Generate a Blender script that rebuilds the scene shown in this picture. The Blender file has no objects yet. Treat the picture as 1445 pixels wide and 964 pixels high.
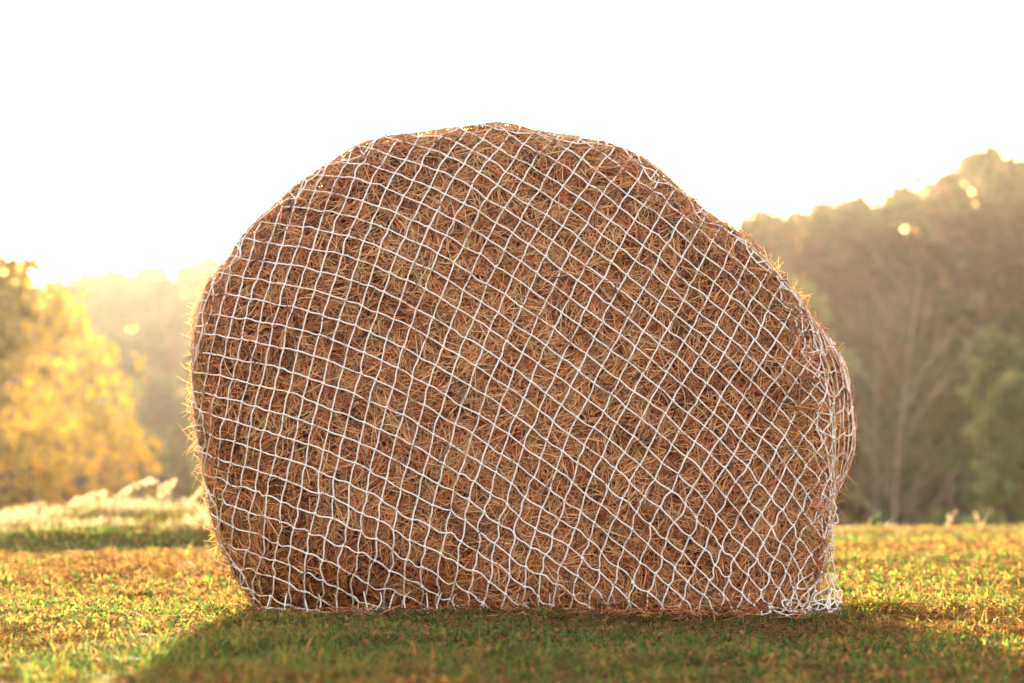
import bpy, math
import numpy as np
from mathutils import Vector

R = math.radians
rng = np.random.default_rng(11)
sc = bpy.context.scene
COL = sc.collection

# ------------------------------------------------------------------ camera, sky, sun, exposure
F = 1445 * 100 / 36.0
PITCH = R(2.68)
CAMZ = 0.40
cam_d = bpy.data.cameras.new('camera')
cam_d.lens = 100; cam_d.sensor_width = 36
cam_d.clip_start = 0.1; cam_d.clip_end = 3000
cam_d.dof.use_dof = True; cam_d.dof.focus_distance = 7.85; cam_d.dof.aperture_fstop = 3.6
cam = bpy.data.objects.new('camera', cam_d); COL.objects.link(cam)
cam.location = (0, 0, CAMZ); cam.rotation_euler = (R(90) + PITCH, 0, 0)
sc.camera = cam

SUN_AZ, SUN_EL = R(-4.0), R(6.15)            # left of straight ahead, just over the edge of the bale
w = bpy.data.worlds.new('World'); sc.world = w; w.use_nodes = True
nt = w.node_tree; bg = nt.nodes['Background']
sky = nt.nodes.new('ShaderNodeTexSky'); sky.sky_type = 'NISHITA'; sky.sun_disc = False
sky.sun_elevation = SUN_EL; sky.sun_rotation = SUN_AZ
sky.air_density = 1.0; sky.dust_density = 5.0; sky.ozone_density = 0.6
tint = nt.nodes.new('ShaderNodeMix'); tint.data_type = 'RGBA'; tint.blend_type = 'MULTIPLY'
tint.inputs[0].default_value = 1.0; tint.inputs[7].default_value = (1.0, 0.80, 0.745, 1)
nt.links.new(sky.outputs[0], tint.inputs[6]); nt.links.new(tint.outputs[2], bg.inputs[0])
bg.inputs[1].default_value = 0.15

sd = bpy.data.lights.new('sun', 'SUN'); sd.energy = 4.5; sd.angle = R(0.53); sd.color = (1.0, 0.76, 0.46)
sun = bpy.data.objects.new('sun', sd); COL.objects.link(sun)
sdir = Vector((math.sin(SUN_AZ) * math.cos(SUN_EL), math.cos(SUN_AZ) * math.cos(SUN_EL), math.sin(SUN_EL)))
sun.rotation_euler = sdir.to_track_quat('Z', 'Y').to_euler()
sun.location = (-20, 200, 60)

vs = sc.view_settings
vs.view_transform = 'Standard'; vs.look = 'None'; vs.gamma = 1.0; vs.use_curve_mapping = False
vs.exposure = 3.62 
cy = sc.cycles
cy.max_bounces = 6; cy.diffuse_bounces = 3; cy.glossy_bounces = 2; cy.transmission_bounces = 4
cy.transparent_max_bounces = 8; cy.volume_bounces = 0
cy.sample_clamp_indirect = 6; cy.sample_clamp_direct = 30
cy.use_denoising = True

HAZE_DENSITY = 0.000055
HAZE_G = 0.80

# ------------------------------------------------------------------ helpers
def P(px, py, D):
    """photo pixel at ground distance D -> world point"""
    px = np.asarray(px, float); py = np.asarray(py, float)
    a = (px - 722.5) / F; b = (482 - py) / F
    dy = math.cos(PITCH) - b * math.sin(PITCH); dz = math.sin(PITCH) + b * math.cos(PITCH)
    return np.stack([a / dy * D, D + 0 * a, CAMZ + dz / dy * D], -1)

def sstep(a, b, x):
    t = np.clip((x - a) / (b - a), 0, 1); return t * t * (3 - 2 * t)

class Waves:
    def __init__(self, seed, freq, n=14):
        r = np.random.default_rng(seed)
        v = r.normal(size=(n, 3)); v /= np.linalg.norm(v, axis=1)[:, None]
        self.k = v * (freq * r.uniform(.6, 1.7, n))[:, None]; self.p = r.uniform(0, 6.28, n); self.n = n
    def __call__(self, p):
        s = np.zeros(p.shape[:-1])
        for k, ph in zip(self.k, self.p): s += np.sin(p @ k + ph)
        return s / math.sqrt(self.n / 2)

def mesh(name, V, faces, mat=None, parent=None, attrs=None, smooth=False, matidx=None):
    V = np.asarray(V, np.float32).reshape(-1, 3)
    if not isinstance(faces, (list, tuple)): faces = [faces]
    faces = [np.asarray(f, np.int32) for f in faces if len(f)]
    me = bpy.data.meshes.new(name)
    me.vertices.add(len(V)); me.vertices.foreach_set('co', V.ravel())
    loops = np.concatenate([f.ravel() for f in faces])
    tot = np.concatenate([np.full(len(f), f.shape[1], np.int32) for f in faces])
    start = np.concatenate([[0], np.cumsum(tot)[:-1]]).astype(np.int32)
    me.loops.add(len(loops)); me.loops.foreach_set('vertex_index', loops)
    me.polygons.add(len(tot)); me.polygons.foreach_set('loop_start', start)
    me.polygons.foreach_set('loop_total', tot)
    me.update(calc_edges=True)
    if smooth: me.polygons.foreach_set('use_smooth', np.ones(len(tot), bool))
    if attrs:
        for k, a in attrs.items():
            at = me.attributes.new(k, 'FLOAT', 'POINT'); at.data.foreach_set('value', np.asarray(a, np.float32).ravel())
    for m in (mat if isinstance(mat, (list, tuple)) else [mat]):
        if m: me.materials.append(m)
    if matidx is not None: me.polygons.foreach_set('material_index', np.asarray(matidx, np.int32))
    me.validate()
    o = bpy.data.objects.new(name, me); COL.objects.link(o)
    if parent: o.parent = parent
    return o

def tag(o, label=None, cat=None, group=None, kind=None):
    if label: o['label'] = label
    if cat: o['category'] = cat
    if group: o['group'] = group
    if kind: o['kind'] = kind
    return o

def empty(name, loc=(0, 0, 0)):
    o = bpy.data.objects.new(name, None); COL.objects.link(o); o.location = tuple(float(c) for c in loc)
    o.empty_display_size = .1
    return o

def norm(v): return v / np.maximum(np.linalg.norm(v, axis=-1, keepdims=True), 1e-9)

def tubes(Pt, rad, k=5, ref=None, cap=False):
    """Pt [N,M,3], rad scalar / [N,M] -> verts, quads"""
    Pt = np.asarray(Pt, float); N, M, _ = Pt.shape
    rad = np.broadcast_to(np.asarray(rad, float), (N, M)) if np.ndim(rad) != 1 else np.broadcast_to(np.asarray(rad)[:, None], (N, M))
    t = np.empty_like(Pt); t[:, 1:-1] = Pt[:, 2:] - Pt[:, :-2]; t[:, 0] = Pt[:, 1] - Pt[:, 0]; t[:, -1] = Pt[:, -1] - Pt[:, -2]
    t = norm(t)
    if ref is None:
        ref = np.where(np.abs(t[:, :1, 2:]) > .8, np.array([1., 0, 0]), np.array([0, 0, 1.])) * np.ones((N, M, 1))
    a = norm(np.cross(t, ref)); b = np.cross(t, a)
    ang = np.arange(k) / k * 2 * np.pi
    V = Pt[:, :, None] + rad[:, :, None, None] * (np.cos(ang)[:, None] * a[:, :, None] + np.sin(ang)[:, None] * b[:, :, None])
    idx = np.arange(N * M * k).reshape(N, M, k)
    nx = np.roll(idx, -1, 2)
    q = np.stack([idx[:, :-1], nx[:, :-1], nx[:, 1:], idx[:, 1:]], -1).reshape(-1, 4)
    return V.reshape(-1, 3), q

class Acc:
    """collects vertices and faces of one mesh"""
    def __init__(self): self.V = []; self.F = {}; self.A = []; self.n = 0
    def add(self, V, *faces, tone=0.5):
        V = np.asarray(V, float).reshape(-1, 3)
        for f in faces:
            f = np.asarray(f); self.F.setdefault(f.shape[1], []).append(f + self.n)
        self.V.append(V); self.A.append(np.broadcast_to(np.asarray(tone, float), (len(V),))); self.n += len(V)
    def build(self, name, mat, parent=None, smooth=False, origin=None):
        V = np.concatenate(self.V)
        if origin is not None: V = V - np.asarray(origin)
        return mesh(name, V, [np.concatenate(f) for f in self.F.values()], mat, parent, {'tone': np.concatenate(self.A)}, smooth)

# ------------------------------------------------------------------ materials
def newmat(name):
    m = bpy.data.materials.new(name); m.use_nodes = True; m.node_tree.nodes.clear(); return m, m.node_tree

def ramp(nt, fac, stops):
    r = nt.nodes.new('ShaderNodeValToRGB'); e = r.color_ramp.elements
    while len(e) > 1: e.remove(e[0])
    e[0].position, e[0].color = stops[0][0], (*stops[0][1], 1)
    for p, c in stops[1:]:
        x = e.new(p); x.color = (*c, 1)
    nt.links.new(fac, r.inputs[0]); return r.outputs[0]

def leafy(name, stops, transl=0.4, rough=0.45, gloss=0.08, noise=None):
    """diffuse + translucent + a little gloss, coloured by the per-blade tone attribute"""
    m, nt = newmat(name)
    at = nt.nodes.new('ShaderNodeAttribute'); at.attribute_name = 'tone'
    fac = at.outputs['Fac']
    if noise:
        tc = nt.nodes.new('ShaderNodeNewGeometry'); n = nt.nodes.new('ShaderNodeTexNoise')
        n.inputs['Scale'].default_value = noise[0]; nt.links.new(tc.outputs['Position'], n.inputs['Vector'])
        ma = nt.nodes.new('ShaderNodeMath'); ma.operation = 'MULTIPLY_ADD'
        sb = nt.nodes.new('ShaderNodeMath'); sb.operation = 'SUBTRACT'; sb.inputs[1].default_value = .5
        nt.links.new(n.outputs[0], sb.inputs[0]); nt.links.new(sb.outputs[0], ma.inputs[0])
        ma.inputs[1].default_value = noise[1]; nt.links.new(fac, ma.inputs[2]); fac = ma.outputs[0]
    c = ramp(nt, fac, stops)
    d = nt.nodes.new('ShaderNodeBsdfDiffuse'); t = nt.nodes.new('ShaderNodeBsdfTranslucent')
    g = nt.nodes.new('ShaderNodeBsdfGlossy'); g.inputs['Roughness'].default_value = rough
    m1 = nt.nodes.new('ShaderNodeMixShader'); m1.inputs[0].default_value = transl
    m2 = nt.nodes.new('ShaderNodeMixShader'); m2.inputs[0].default_value = gloss
    out = nt.nodes.new('ShaderNodeOutputMaterial')
    nt.links.new(c, d.inputs[0]); nt.links.new(c, t.inputs[0])
    nt.links.new(d.outputs[0], m1.inputs[1]); nt.links.new(t.outputs[0], m1.inputs[2])
    nt.links.new(m1.outputs[0], m2.inputs[1]); nt.links.new(g.outputs[0], m2.inputs[2])
    nt.links.new(m2.outputs[0], out.inputs[0])
    return m

def rough_mat(name, stops, scale=8, detail=6, bump=0.0, rough=.9, stretch=None, spec=.2):
    m, nt = newmat(name)
    tc = nt.nodes.new('ShaderNodeNewGeometry'); mp = nt.nodes.new('ShaderNodeMapping')
    if stretch: mp.inputs['Scale'].default_value = stretch
    n = nt.nodes.new('ShaderNodeTexNoise'); n.inputs['Scale'].default_value = scale; n.inputs['Detail'].default_value = detail
    nt.links.new(tc.outputs['Position'], mp.inputs[0]); nt.links.new(mp.outputs[0], n.inputs['Vector'])
    c = ramp(nt, n.outputs[0], stops)
    p = nt.nodes.new('ShaderNodeBsdfPrincipled'); p.inputs['Roughness'].default_value = rough
    p.inputs['Specular IOR Level'].default_value = spec
    nt.links.new(c, p.inputs['Base Color'])
    if bump:
        b = nt.nodes.new('ShaderNodeBump'); b.inputs['Strength'].default_value = bump; b.inputs['Distance'].default_value = .02
        nt.links.new(n.outputs[0], b.inputs['Height']); nt.links.new(b.outputs[0], p.inputs['Normal'])
    out = nt.nodes.new('ShaderNodeOutputMaterial'); nt.links.new(p.outputs[0], out.inputs[0])
    return m

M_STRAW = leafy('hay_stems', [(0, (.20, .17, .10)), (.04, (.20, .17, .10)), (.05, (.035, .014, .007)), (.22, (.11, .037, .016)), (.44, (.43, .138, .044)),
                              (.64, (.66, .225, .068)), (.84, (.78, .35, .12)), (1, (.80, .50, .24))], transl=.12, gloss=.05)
M_FRINGE = leafy('stray_stems', [(0, (.20, .09, .03)), (.5, (.55, .30, .10)), (1, (.72, .50, .22))], transl=.5, gloss=.04)
M_HAYCORE = rough_mat('packed_hay', [(.3, (.012, .006, .003)), (.6, (.05, .020, .009)), (.8, (.12, .05, .02))], scale=60, detail=8, bump=.8)  # near black: shade of the gaps between stems put into the core colour
M_NET = rough_mat('net_cord', [(.3, (.84, .78, .71)), (.55, (.90, .85, .79)), (.8, (.84, .76, .66))], scale=30, detail=3, bump=.15, rough=.6)
M_SOIL = rough_mat('turf_soil', [(.3, (.06, .042, .022)), (.5, (.10, .085, .035)), (.7, (.17, .115, .055))], scale=5, detail=9, bump=.6, spec=0)
M_GRASS = leafy('grass_blades', [(0, (.035, .085, .020)), (.25, (.085, .165, .034)), (.5, (.18, .22, .040)),
                                 (.62, (.27, .20, .04)), (.8, (.35, .21, .07)), (.92, (.25, .12, .05)), (1, (.09, .042, .024))],
                transl=.5, rough=.38, gloss=.010)
M_TALL = leafy('tall_dry_grass', [(0, (.05, .08, .015)), (.3, (.12, .11, .03)), (.6, (.25, .21, .11)), (1, (.54, .45, .32))], transl=.5, gloss=.05, rough=.4)
M_GOLD = leafy('golden_leaves', [(0, (.045, .048, .008)), (.35, (.10, .085, .007)), (.7, (.24, .160, .006)), (1, (.36, .24, .010))], transl=.58, gloss=.03)
M_WOOD = leafy('woodland_leaves', [(0, (.032, .045, .024)), (.35, (.050, .065, .030)), (.6, (.075, .072, .036)),
                                   (.8, (.10, .062, .045)), (1, (.10, .13, .05))], transl=.35, gloss=.02)
M_GREEN = leafy('green_leaves', [(0, (.05, .085, .025)), (.5, (.10, .15, .04)), (1, (.16, .20, .06))], transl=.45, gloss=.03)
M_BARK = rough_mat('bark', [(.3, (.06, .045, .032)), (.7, (.15, .12, .09))], scale=6, stretch=(3, 3, .6), bump=.6)
M_PALEBARK = rough_mat('pale_bark', [(.3, (.12, .108, .09)), (.7, (.21, .19, .165))], scale=4, stretch=(3, 3, .6), bump=.4)
M_PLUME = leafy('seed_plume', [(0, (.36, .20, .10)), (1, (.70, .52, .34))], transl=.6, gloss=.02)
M_DEADLEAF = leafy('dead_leaf', [(0, (.06, .025, .015)), (.5, (.16, .07, .035)), (1, (.34, .19, .09))], transl=.2)

# ------------------------------------------------------------------ terrain
wv1 = Waves(3, 2.2); wv2 = Waves(4, 9.0); wv3 = Waves(6, .05); wv4 = Waves(7, 24, 18)
RX = [-400, -32, -28, -22, -18, -6, 0, 8, 12.2, 18.1, 20.2, 25.7, 28.3, 30.6, 45, 400]
RT = [12.0, 12.3, 12.4, 13.2, 13.7, 14.3, 17.0, 18.6, 16.4, 17.0, 17.3, 18.6, 20.2, 19.8, 21.5, 23]       # height of the wooded skyline at y = 170, raised unseen behind the bale to block sun
def terrain(x, y):
    x = np.asarray(x, float); y = np.asarray(y, float)
    p = np.stack([x, y, 0 * x], -1)
    near = 1 - sstep(60, 120, y)
    z = (.012 * wv1(p) + .005 * wv2(p) + .006 * wv4(p)) * near
    L = sstep(-1.0, -1.8, x)
    z = z + L * (.085 * sstep(14.5, 15.25, y + .22 * np.sin(x * 2.3) + .12 * np.sin(x * 5.1 + 1)) + .05 * sstep(15.3, 18.0, y)) * (1 - .35 * sstep(-2.7, -3.6, x))
    y0 = 20.3 - 1.6 * L
    d = np.maximum(y - y0, 0)
    z = z - np.minimum(.14 * d * d / (d + 2.0), 7.0) * 1.0
    ridge = np.interp(x, RX, RT) - 11.0
    z = z + (ridge + 7.0) * sstep(88, 182, y) + .7 * wv3(p) * sstep(70, 110, y)
    z = z + 6.5 * sstep(176, 196, y) + 4 * sstep(200, 700, y)
    return z

gx = np.unique(np.concatenate([np.linspace(-700, -60, 30), np.linspace(-60, -7, 40), np.linspace(-2.2, 2.2, 110), np.linspace(-7, -2.3, 60), np.linspace(2.3, 7, 60), np.linspace(7, 60, 40), np.linspace(60, 700, 30)]))
gy = np.unique(np.concatenate([np.linspace(-500, -10, 12), np.linspace(-10, 3, 14), np.linspace(3, 5, 20), np.linspace(5.04, 12, 170), np.linspace(12.1, 22, 100), np.linspace(22, 60, 60), np.linspace(60, 220, 80), np.linspace(220, 1500, 14)]))
X, Y = np.meshgrid(gx, gy); Z = terrain(X, Y)
idx = np.arange(X.size).reshape(X.shape)
q = np.stack([idx[:-1, :-1], idx[:-1, 1:], idx[1:, 1:], idx[1:, :-1]], -1).reshape(-1, 4)
tag(mesh('ground', np.stack([X, Y, Z], -1), q, M_SOIL, smooth=True), kind='structure')

# ------------------------------------------------------------------ bale surface
OUT = np.array([(378,872),(352,842),(330,802),(310,757),(296,702),(286,640),(280,580),(278,520),(282,460),(297,410),(319,372),(346,335),
 (381,300),(420,266),(450,243),(500,216),(550,198),(600,189),(650,185),(690,181),(740,183),(790,189),(840,198),(880,208),(905,222),
 (940,250),(975,278),(1010,308),(1050,345),(1080,375),(1100,402),(1125,445),(1142,490),(1155,540),(1163,600),(1167,660),(1168,720),
 (1163,780),(1153,832),(1135,874),(1040,874),(900,874),(760,874),(620,874),(500,874)], float)
CX, CY = 720.0, 570.0
_a = np.arctan2(-(OUT[:, 1] - CY), OUT[:, 0] - CX); _r = np.hypot(OUT[:, 0] - CX, OUT[:, 1] - CY)
_o = np.argsort(_a); _a = _a[_o]; _r = _r[_o]
_ae = np.concatenate([_a - 2 * np.pi, _a, _a + 2 * np.pi]); _re = np.tile(_r, 3)
_g = np.linspace(-np.pi, np.pi, 1441)
_gr = np.interp(_g, _ae, _re)
_k = np.hanning(17); _k /= _k.sum()
_gr = np.convolve(np.concatenate([_gr[-9:-1], _gr, _gr[1:9]]), _k, 'valid')
def rout(th): return .990 * np.interp((th + np.pi) % (2 * np.pi) - np.pi, _g, _gr)

Y0 = 7.93
LEN = 1.25
lump = Waves(21, 7.0, 20); lump2 = Waves(22, 22.0, 20)
def edge_r(th):                      # how wide the rounding of the face into the side is, by direction
    c = np.cos(th); s = np.sin(th)
    e = .10 + .14 * sstep(.2, -.8, c) + .06 * sstep(.3, 1, s) - .055 * sstep(.3, .9, c)
    return e
def front_q(th, q):
    Rr = rout(th); px = CX + np.cos(th) * Rr * q; py = CY - np.sin(th) * Rr * q
    e = edge_r(th); w = np.clip(e * 1.15 * 505 / Rr, .02, .9)
    u = np.clip((q - (1 - w)) / w, 0, 1)
    dep = .05 * q * q + e * (1 - np.sqrt(np.maximum(1 - u * u * .985, 0)))
    return P(px, py, Y0 + dep)
def side_q(th, q):                   # q in 0..1 runs back from the rim
    W = front_q(th, np.ones_like(th)); py = CY - np.sin(th) * rout(th); c = np.cos(th)
    win = sstep(390, 525, py) * (1 - .95 * sstep(600, 765, py)) * (c > 0)
    g = np.sin(np.clip(q * 1.15 / .62, 0, 1) * np.pi / 2) * (1 - .6 * sstep(.6, 1, q))
    out = .128 * win * g
    rest = .02 * np.sin(np.pi * q) * (1 - win) - .12 * sstep(.75, 1, q) ** 2 
    rad = np.stack([np.cos(th), 0 * th, np.sin(th)], -1)
    W = W + rad * (out + rest)[..., None] * np.array([1, 0, .6])
    W[..., 1] += q * (LEN - .25)
    return W
def surf(th, q):
    """q 0..1 face, 1..2 side, 2..3 back"""
    th = np.asarray(th, float); q = np.asarray(q, float)
    f = front_q(th, np.clip(q, 0, 1)); s = side_q(th, np.clip(q - 1, 0, 1))
    C = np.array([.02, Y0 + LEN + .05, .62])
    u = np.clip(q - 2, 0, 1)[..., None]; e = side_q(th, np.ones_like(q)); b = e + (C - e) * u; b[..., 1] = e[..., 1] + .1 * (1 - (1 - u[..., 0]) ** 2)
    W = np.where((q <= 1)[..., None], f, np.where((q <= 2)[..., None], s, b))
    return W
_g0, _g1 = P(935, 355, 8.0), P(990, 450, 8.0)
def lumps(W):
    d = _g1 - _g0; t = np.clip(((W - _g0) * d * [1, 0, 1]).sum(-1) / (d[0] ** 2 + d[2] ** 2), 0, 1)
    v = (W - _g0 - t[..., None] * d)[..., [0, 2]]; gr = np.exp(-(v ** 2).sum(-1) / .022 ** 2) * (W[..., 1] < Y0 + .3)
    return .0075 * lump(W) + .004 * lump2(W) - .014 * gr
def frame(th, q):
    h = 2e-3
    W = surf(th, q)
    qq = np.maximum(q, .03)
    a = surf(th + h / np.maximum(np.minimum(qq, 1), .05), qq) - surf(th - h / np.maximum(np.minimum(qq, 1), .05), qq)
    b = surf(th, qq + h) - surf(th, qq - h)
    n = norm(np.cross(a, b))
    ctr = np.array([.05, Y0 + .6, .62]); s = np.sign(np.sum(n * (W - ctr), -1, keepdims=True)); s[s == 0] = 1
    n = n * s
    Wd = W + n * lumps(W)[..., None]
    Wd[..., 2] = np.maximum(Wd[..., 2], terrain(Wd[..., 0], Wd[..., 1]) - .01)
    return Wd, n
def px2tq(px, py):
    dx = px - CX; dy = CY - py; th = np.arctan2(dy, dx); return th, np.hypot(dx, dy) / rout(th)

BASE = np.array([.05, Y0 + .6, 0.0])
bale = empty('hay_bale', BASE)
tag(bale, 'large sagging round bale of orange brown hay standing on the grass', 'hay bale')
NT = 360
qs = np.concatenate([np.linspace(0.02, .6, 24), np.linspace(.62, 1, 34), np.linspace(1.03, 2, 34), np.linspace(2.1, 2.98, 9)])
TH, Q = np.meshgrid(np.linspace(-np.pi, np.pi, NT, endpoint=False), qs)
W_, N_ = frame(TH, Q)
W_ = W_ - N_ * .034
idx = np.arange(TH.size).reshape(TH.shape); nx = np.roll(idx, -1, 1)
qd = np.stack([idx[:-1], nx[:-1], nx[1:], idx[1:]], -1).reshape(-1, 4)
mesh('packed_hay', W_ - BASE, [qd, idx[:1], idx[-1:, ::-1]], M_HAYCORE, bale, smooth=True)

big = Waves(23, 3.5, 14)
def straws(th, q, L, W2, outward, tone, seed, lift=None, along=None):
    r = np.random.default_rng(seed); N = len(th)
    c, n = frame(th, q)
    up = np.array([0, 0, 1.]) + 0 * n
    e1 = norm(np.cross(up, n) + 1e-4); e2 = np.cross(n, e1)
    # bundles: nearby stems share a heading
    NC = 2600
    j = r.integers(0, N, NC); cc = c[j]; ca = r.uniform(0, np.pi, NC); cs = r.uniform(.10, .85, NC); ct = r.normal(0, .12, NC); cd = r.normal(0, .006, NC)
    own = np.empty(N, int)
    for s in range(0, N, 3000):
        own[s:s + 3000] = np.argmin(((c[s:s + 3000, None] - cc[None]) ** 2).sum(-1), 1)
    ang = ca[own] + r.normal(0, 1, N) * cs[own]
    tone = np.where(r.random(N) < .03, 0, np.clip(tone + ct[own] + .07 * big(c), .05, 1)); outward = outward + cd[own]
    t = norm(np.cos(ang)[:, None] * e1 + np.sin(ang)[:, None] * e2)
    b = np.cross(n, t)
    S = np.linspace(-1, 1, 5)
    kap = r.normal(0, .11, N) * L; h = outward; lf = (r.normal(0, .10, N) if lift is None else lift) * L; arch = r.normal(0.02, .05, N) * L
    P5 = (c[:, None] + t[:, None] * (S * .5)[None, :, None] * L[:, None, None] + b[:, None] * (kap[:, None] * S[None] ** 2 + r.normal(0, .03, N)[:, None] * L[:, None] * S[None] ** 3)[..., None]
          + n[:, None] * (h[:, None] + lf[:, None] * S[None] * .5 + arch[:, None] * (1 - S[None] ** 2))[..., None])
    gz = terrain(P5[..., 0], P5[..., 1]) + .002
    P5[..., 2] = np.maximum(P5[..., 2], gz)
    wdir = b + n * r.normal(0, .5, N)[:, None]; wdir = norm(wdir)
    ndir = norm(np.cross(t, wdir)); ndir *= np.sign((ndir * n).sum(-1, keepdims=True) + 1e-9)
    wid = W2[:, None] * (1 - .55 * np.abs(S)[None] ** 3)
    lft = P5 - wdir[:, None] * wid[..., None]; rgt = P5 + wdir[:, None] * wid[..., None]; mid = P5 + ndir[:, None] * (wid * .7)[..., None]
    V = np.stack([lft, mid, rgt], 2)                      # N,5,3,3
    idx = np.arange(N * 15).reshape(N, 5, 3)
    f = np.concatenate([np.stack([idx[:, :-1, k], idx[:, :-1, k + 1], idx[:, 1:, k + 1], idx[:, 1:, k]], -1).reshape(-1, 4) for k in (0, 1)])
    return V.reshape(-1, 3), f, np.repeat(tone, 15)

def tones(n, r):
    return np.clip(r.normal(.49, .27, n), .0, .93)
hay = Acc()
r = np.random.default_rng(5)
# face
def face_pts(n, r):
    px = r.uniform(270, 1175, n * 2); py = r.uniform(178, 875, n * 2); th, q = px2tq(px, py); k = q < 1.0
    return th[k][:n], q[k][:n]
layers = [(9000, (-.038, -.026), (.06, .14), (.0014, .0028), .16), (13000, (-.028, -.014), (.05, .13), (.0011, .0022), .48), (19000, (-.016, -.003), (.04, .12), (.0009, .0018), .98), (14000, (-.005, .006), (.035, .11), (.0007, .0016), 1.25)]  # deeper stems get darker tones, shade between stems painted into their colour
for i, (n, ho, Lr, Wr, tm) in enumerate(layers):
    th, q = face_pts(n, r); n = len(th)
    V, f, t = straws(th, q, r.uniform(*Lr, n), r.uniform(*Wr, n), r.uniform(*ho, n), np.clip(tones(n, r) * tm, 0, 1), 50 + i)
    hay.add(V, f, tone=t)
# rim: extra stems so the rounding edge is as dense as the face
n = 16000; th = r.uniform(-np.pi, np.pi, n); q = 1 - np.abs(r.normal(0, .05, n))
V, f, t = straws(th, q, r.uniform(.03, .1, n), r.uniform(.0009, .002, n), r.uniform(-.008, .010, n), tones(n, r), 60); hay.add(V, f, tone=t)
# side and back
n = 20000; th = r.uniform(-np.pi, np.pi, n); q = 1 + r.random(n)
V, f, t = straws(th, q, r.uniform(.05, .13, n), r.uniform(.0011, .0024, n), r.uniform(-.010, .010, n), tones(n, r), 61); hay.add(V, f, tone=t)
n = 9000; th = r.uniform(-1.3, .9, n); q = 1 + r.random(n) * .8
V, f, t = straws(th, q, r.uniform(.03, .10, n), r.uniform(.0008, .0018, n), r.uniform(-.004, .014, n), tones(n, r), 62); hay.add(V, f, tone=t)
n = 8000; th = r.uniform(-np.pi, np.pi, n); q = 2 + r.random(n) * .97
V, f, t = straws(th, q, r.uniform(.06, .14, n), r.uniform(.0013, .0028, n), r.uniform(-.010, .010, n), tones(n, r), 63); hay.add(V, f, tone=t)
tag(hay.build('loose_stems', M_STRAW, bale, origin=BASE), kind='stuff')
hay = Acc()
# stems that stick out, most of them all round the outline
n = 9000; th = r.uniform(-np.pi, np.pi, n); q = r.normal(1.03, .07, n)
V, f, t = straws(th, q, r.uniform(.02, .075, n), r.uniform(.0007, .0016, n), r.uniform(.0, .016, n), r.uniform(.5, .95, n), 64, lift=r.uniform(-.8, .8, n)); hay.add(V, f, tone=t)
n = 900; th = r.uniform(-.5, np.pi + .6, n); q = r.normal(1.04, .08, n)
V, f, t = straws(th, q, r.uniform(.05, .13, n), r.uniform(.0007, .0014, n), r.uniform(.008, .02, n), r.uniform(.55, .95, n), 65, lift=r.uniform(-.9, .9, n)); hay.add(V, f, tone=t)
n = 900; th, q = face_pts(n, r); n = len(th)
V, f, t = straws(th, q, r.uniform(.04, .12, n), r.uniform(.0008, .0016, n), r.uniform(.008, .016, n), r.uniform(.45, .95, n), 66, lift=r.normal(0, .15, n)); hay.add(V, f, tone=t)
tag(hay.build('stray_stems', M_FRINGE, bale, origin=BASE), kind='stuff')

# ------------------------------------------------------------------ net
# (x, y, along-row step, along-column step) measured on the photograph
J = [(750,480,21.8,16.8,-11,25),(665,440,23.6,14,-11.6,25),(500,293,24,5.6,-8,25),(395,307,15.5,1.2,-9,24),(430,307,21,1.2,-10,24),
(590,235,23,8,-13,15),(570,255,23,8,-13.5,21),(545,350,23,10,-10,25),(575,370,23,12,-10,25),(395,380,20,3.5,-8,26),(510,408,21.5,8,-8,26),
(430,735,22.5,7.8,-4,27.5),(340,675,21,8.4,-3.5,27),(405,760,22,8,-4,27.5),(540,730,20.6,9.4,-4,29),(450,825,21,7,-4,25),
(670,810,24,14.4,-2,28),(850,815,22.7,16,-6.5,25),(900,800,22,17,-7.5,25),(930,790,21.6,18.6,-7,24),(1065,750,17,21,-14,23),
(1140,715,11,21,-13.5,21.5),(1060,450,22,19.7,-9.5,20),(1060,550,19.4,20.5,-13,21),(1100,490,20,20,-6,18),(940,280,21.5,17.7,-11,19.5),
(890,240,20.5,15,-11,17),(950,345,21.5,18,-11,19),(773,265,23,15.3,-12.8,20.2),(785,213,21.6,13,-13.4,16),(738,200,21.6,12,-13.6,15),
(710,250,22.5,13,-13,21),(650,295,22.8,13.8,-12.5,21.6),(680,203,22,7.7,-13,17),(350,458,21,3,-6.2,28),(435,475,20.8,6,-5.8,29),
(292,477,15,2.5,-5,26.5),(290,505,13,1.6,-4,26.5),(420,540,20.6,6.3,-6,29),(325,570,18.7,5.4,-6,28),(448,515,20.8,6.5,-6.8,29.7),
(545,555,21.6,9,-8,28),(590,570,23,10.5,-10,26.6),(650,607,20.3,15.8,-9.6,26),(560,620,22,10.5,-5.5,30),(617,600,22,12,-9.6,26.6),
(665,600,20.3,16,-10,24.6),(512,635,21,7,-6.2,31),(943,625,21.3,19.3,-11.8,24.3),(880,585,21.6,17,-11.8,24.3),(845,670,23.4,16.8,-12.8,25),
(890,380,21.8,17.6,-11.3,20.3),(1035,380,21.3,19.6,-12,21),(948,400,21.3,18.5,-11.3,20.3),(1010,405,21.3,19,-12.7,22),(300,715,16,9,-2,25)]
J = np.array(J, float)
def nx_(x, y): return (x - 720) / 460, (y - 540) / 350
DEG = 5
EX = [(i, j) for i in range(DEG + 1) for j in range(DEG + 1 - i) if i + j > 0]
def basis(x, y):
    u, v = nx_(x, y); return np.stack([u**i * v**j for i, j in EX], -1)
def dbasis(x, y):
    u, v = nx_(x, y)
    dx = np.stack([(i * u**max(i - 1, 0) * v**j) / 460 for i, j in EX], -1)
    dy = np.stack([(j * u**i * v**max(j - 1, 0)) / 350 for i, j in EX], -1)
    return dx, dy
A = []; b1 = []; b2 = []
dx, dy = dbasis(J[:, 0], J[:, 1])
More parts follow.
